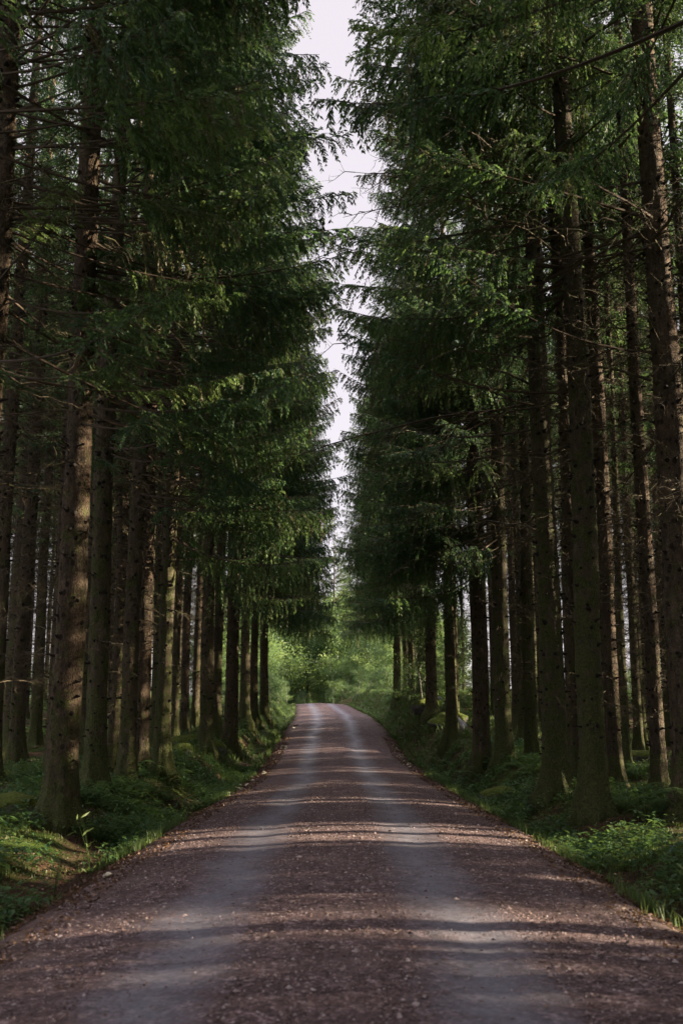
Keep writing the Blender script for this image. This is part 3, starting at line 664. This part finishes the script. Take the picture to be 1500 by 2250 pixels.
# ------------------------------------------------------------------ rocks, roots, chips
def rock(nm, x, y, sx, sy, sz, mat, label, seed, dz=0., cat='rock'):
    import bmesh
    bm = bmesh.new(); bmesh.ops.create_icosphere(bm, subdivisions=4, radius=1); g = np.random.default_rng(seed); ph = g.uniform(0, 6, 9)
    for v in bm.verts:
        p = v.co.copy(); d = 1+.16*math.sin(2.3*p.x+ph[0])*math.sin(2.1*p.y+ph[1])+.12*math.sin(4.1*p.z+ph[2]+p.x*2)+.06*math.sin(8*p.x+ph[3])*math.sin(7*p.y+ph[4])+.03*math.sin(17*p.z+ph[5]+9*p.x)
        d *= 1+.05*math.sin(23*p.x+ph[6])*math.sin(19*p.y+ph[7])*math.sin(17*p.z+ph[8]); v.co = Vector((p.x*sx, p.y*sy, max(p.z, -.5)*sz))*d
    for f in bm.faces: f.smooth = True
    m = bpy.data.meshes.new(nm); bm.to_mesh(m); bm.free(); m.materials.append(mat)
    o = link(nm, m, loc=(x, y, base_z(x, y)+dz), rot=(0, 0, g.uniform(0, 6))); tag(o, label, cat); return o
rock('mossy_boulder', -5.25, 36.3, .6, .5, .42, M['rock'], 'round yellow-green mossy boulder between thin trunks on the left', 1)
rock('mossy_boulder', -4.9, 33.2, .45, .4, .28, M['rock'], 'flat grey-brown mossy rock in front of the round boulder on the left', 2)
rock('mossy_boulder', -4.2, 36.2, .28, .3, .34, M['rock'], 'small mossy rock beside the sunlit trunk with flared root', 3)
rock('mossy_boulder', -5.6, 17.6, .8, .7, .35, M['rock'], 'dark mossy hummock left of the thickest left trunk', 4)
rock('mossy_boulder', 4.6, 45.5, .9, .7, .38, M['rock'], 'long moss-covered boulder on the right bank left of the straight dark spruce', 5)
rock('mossy_boulder', 4.1, 52.0, .7, .6, .5, M['rock'], 'mossy boulder behind the long one on the right bank', 6)
rock('mossy_boulder', 3.7, 24.6, .5, .4, .25, M['rock'], 'low bright mossy stone left of the broad dark right trunk', 7)
rock('mossy_boulder', 8.1, 35.0, 1.0, .7, .3, M['rock'], 'flat moss-covered rock deep in the right stand', 8)
rock('mossy_boulder', 7.0, 27.5, .9, .6, .28, M['rock'], 'green moss mound right of the pinkish sunlit trunk', 9)
rock('mossy_boulder', 8.6, 31.0, .8, .6, .25, M['rock'], 'farther moss mound right of the pinkish sunlit trunk', 10)
rock('mossy_boulder', -8.2, 24.0, 1.0, .5, .2, M['rock'], 'long mossy log-like mound at the left frame edge', 11)
rock('grey_stone', 4.9, 54.5, .32, .3, .4, M['grey_rock'], 'pale grey stone on the right bank behind the mossy boulders', 12)
rock('grey_stone', 4.75, 43.0, .3, .3, .42, M['grey_rock'], 'blue-grey stone just right of the straight dark spruce', 13)
rock('orange_root_mound', -3.55, 38.0, .55, .5, .2, M['litter'], 'rusty needle mound at the flared root by the road', 14, cat='litter mound')
def chip(x, y, s, lab, seed, grp=None):
    g = np.random.default_rng(seed); k = 7; sx = np.linspace(-1, 1, k); V = []
    for q, u in enumerate(sx):
        wd = (.35+.15*math.sin(q*2+seed))*math.sqrt(max(0, 1-u*u*.85)); zc = .18*math.sin(q*1.3+seed)+.15
        V += [(u, -wd+g.normal(0, .05), zc), (u, wd+g.normal(0, .05), zc+.12*g.normal()), (u, wd*.8, zc-.14), (u, -wd*.8, zc-.14)]
    F = []
    for q in range(k-1):
        for e in range(4): F.append([q*4+e, q*4+(e+1) % 4, q*4+4+(e+1) % 4, q*4+4+e])
    F += [[0, 3, 2, 1], [k*4-4, k*4-3, k*4-2, k*4-1]]
    m = meshdata('wood_chip', np.array(V)*s, [np.array(F)], [M['pale']]); a = abs(x-float(road_c(y)))
    z = float(roadz(np.array(x), np.array(y))) if a < 2.6 else base_z(x, y)
    o = link('wood_chip', m, loc=(x, y, z+.01), rot=(0, 0, g.uniform(0, 6))); tag(o, lab, 'wood chip', grp)
chip(-2.42, 11.35, .11, 'large pale wood chip alone on the near left road edge', 1)
chip(3.35, 16.6, .10, 'pale wood chip in the right ditch, upper one below the leaning mossy spruce', 2)
chip(3.05, 15.9, .09, 'pale wood chip in the right ditch, right end of the lower row', 3)
chip(2.85, 15.7, .06, 'small pale wood chip in the right ditch, left end of the lower row', 4)
for k, (x, y) in enumerate([(-2.45, 45.5), (-2.5, 46.6), (-2.4, 33.5), (-2.55, 31.0), (-2.5, 28.6), (-2.6, 27.4), (-2.45, 26.6), (-2.6, 25.6), (-2.75, 24.5), (-2.6, 58), (-2.55, 60), (-2.7, 30)]):
    chip(x, y, .10+.004*y*.3, 'pale wood scrap along the left road edge', 20+k, 'pale wood scraps along the left road edge')
for k in range(13):
    y = 36+k*.95+random.uniform(-.3, .3); chip(float(road_c(y))+2.3+random.uniform(0, .3), y, .10, 'pale wood scrap along the right road edge', 50+k, 'pale wood scraps along the right road edge')
# tall stalks at the near left verge
def stalk(seed):
    g = np.random.default_rng(seed); A = Acc()
    for q in range(4):
        s = np.linspace(0, 1, 7); az = g.uniform(0, 6.28); L = g.uniform(.35, .7); P = np.stack([.3*L*s**1.6*math.cos(az), .3*L*s**1.6*math.sin(az), L*s], -1); A.wood(*tube(P, .003*(1-s)+.0012, 4))
        for u in (.45, .7, .95):
            p = np.array([np.interp(u, s, P[:, k]) for k in range(3)]); e = np.array([math.cos(az+u*5), math.sin(az+u*5), .5]); A.leaf(quads(p[None], e[None], np.array([.14]), np.array([.012]), g), np.array([.8]))
    for q in range(26):
        a = g.uniform(0, 6.28); A.leaf(quads(np.zeros((1, 3)), np.array([[math.cos(a), math.sin(a), g.uniform(.4, 1.5)]]), np.array([g.uniform(.07, .16)]), np.array([.012]), g), np.array([g.uniform(.5, 1)]))
    return to_mesh('grass_tuft', A.arrays(), [M['grass'], M['grass']])
SK = [stalk(i) for i in range(3)]
plant('grass_tuft', SK[0], -2.85, 10.9, 'tall grass stalks with bright tuft at their foot on the near left verge', 'grass tuft')
plant('grass_tuft', SK[1], -3.1, 13.5, 'grass tuft with drooping blades below the thickest left trunk', 'grass tuft')
plant('grass_tuft', SK[2], 3.2, 9.8, 'light green tuft at the near right road edge', 'grass tuft')
plant('grass_tuft', SK[0], 3.1, 12.6, 'pale green tuft in the ditch below the leaning mossy right spruce', 'grass tuft')


for k in range(34):
    sgn = random.choice([-1, 1]); y = random.uniform(13, 45); x = float(road_c(y))+sgn*random.uniform(3.6, 11)
    i = k % len(DEADM); o = link('fallen_branch', DEADM[i], loc=(x, y, base_z(x, y)+.06), rot=(random.uniform(1.2, 1.9), random.uniform(-.08, .08), random.uniform(0, 6.28)), scale=(random.uniform(.5, 1.1),)*3)
    tag(o, 'dry twiggy branch lying on the forest floor', 'fallen branch', 'fallen branches on the forest floor')
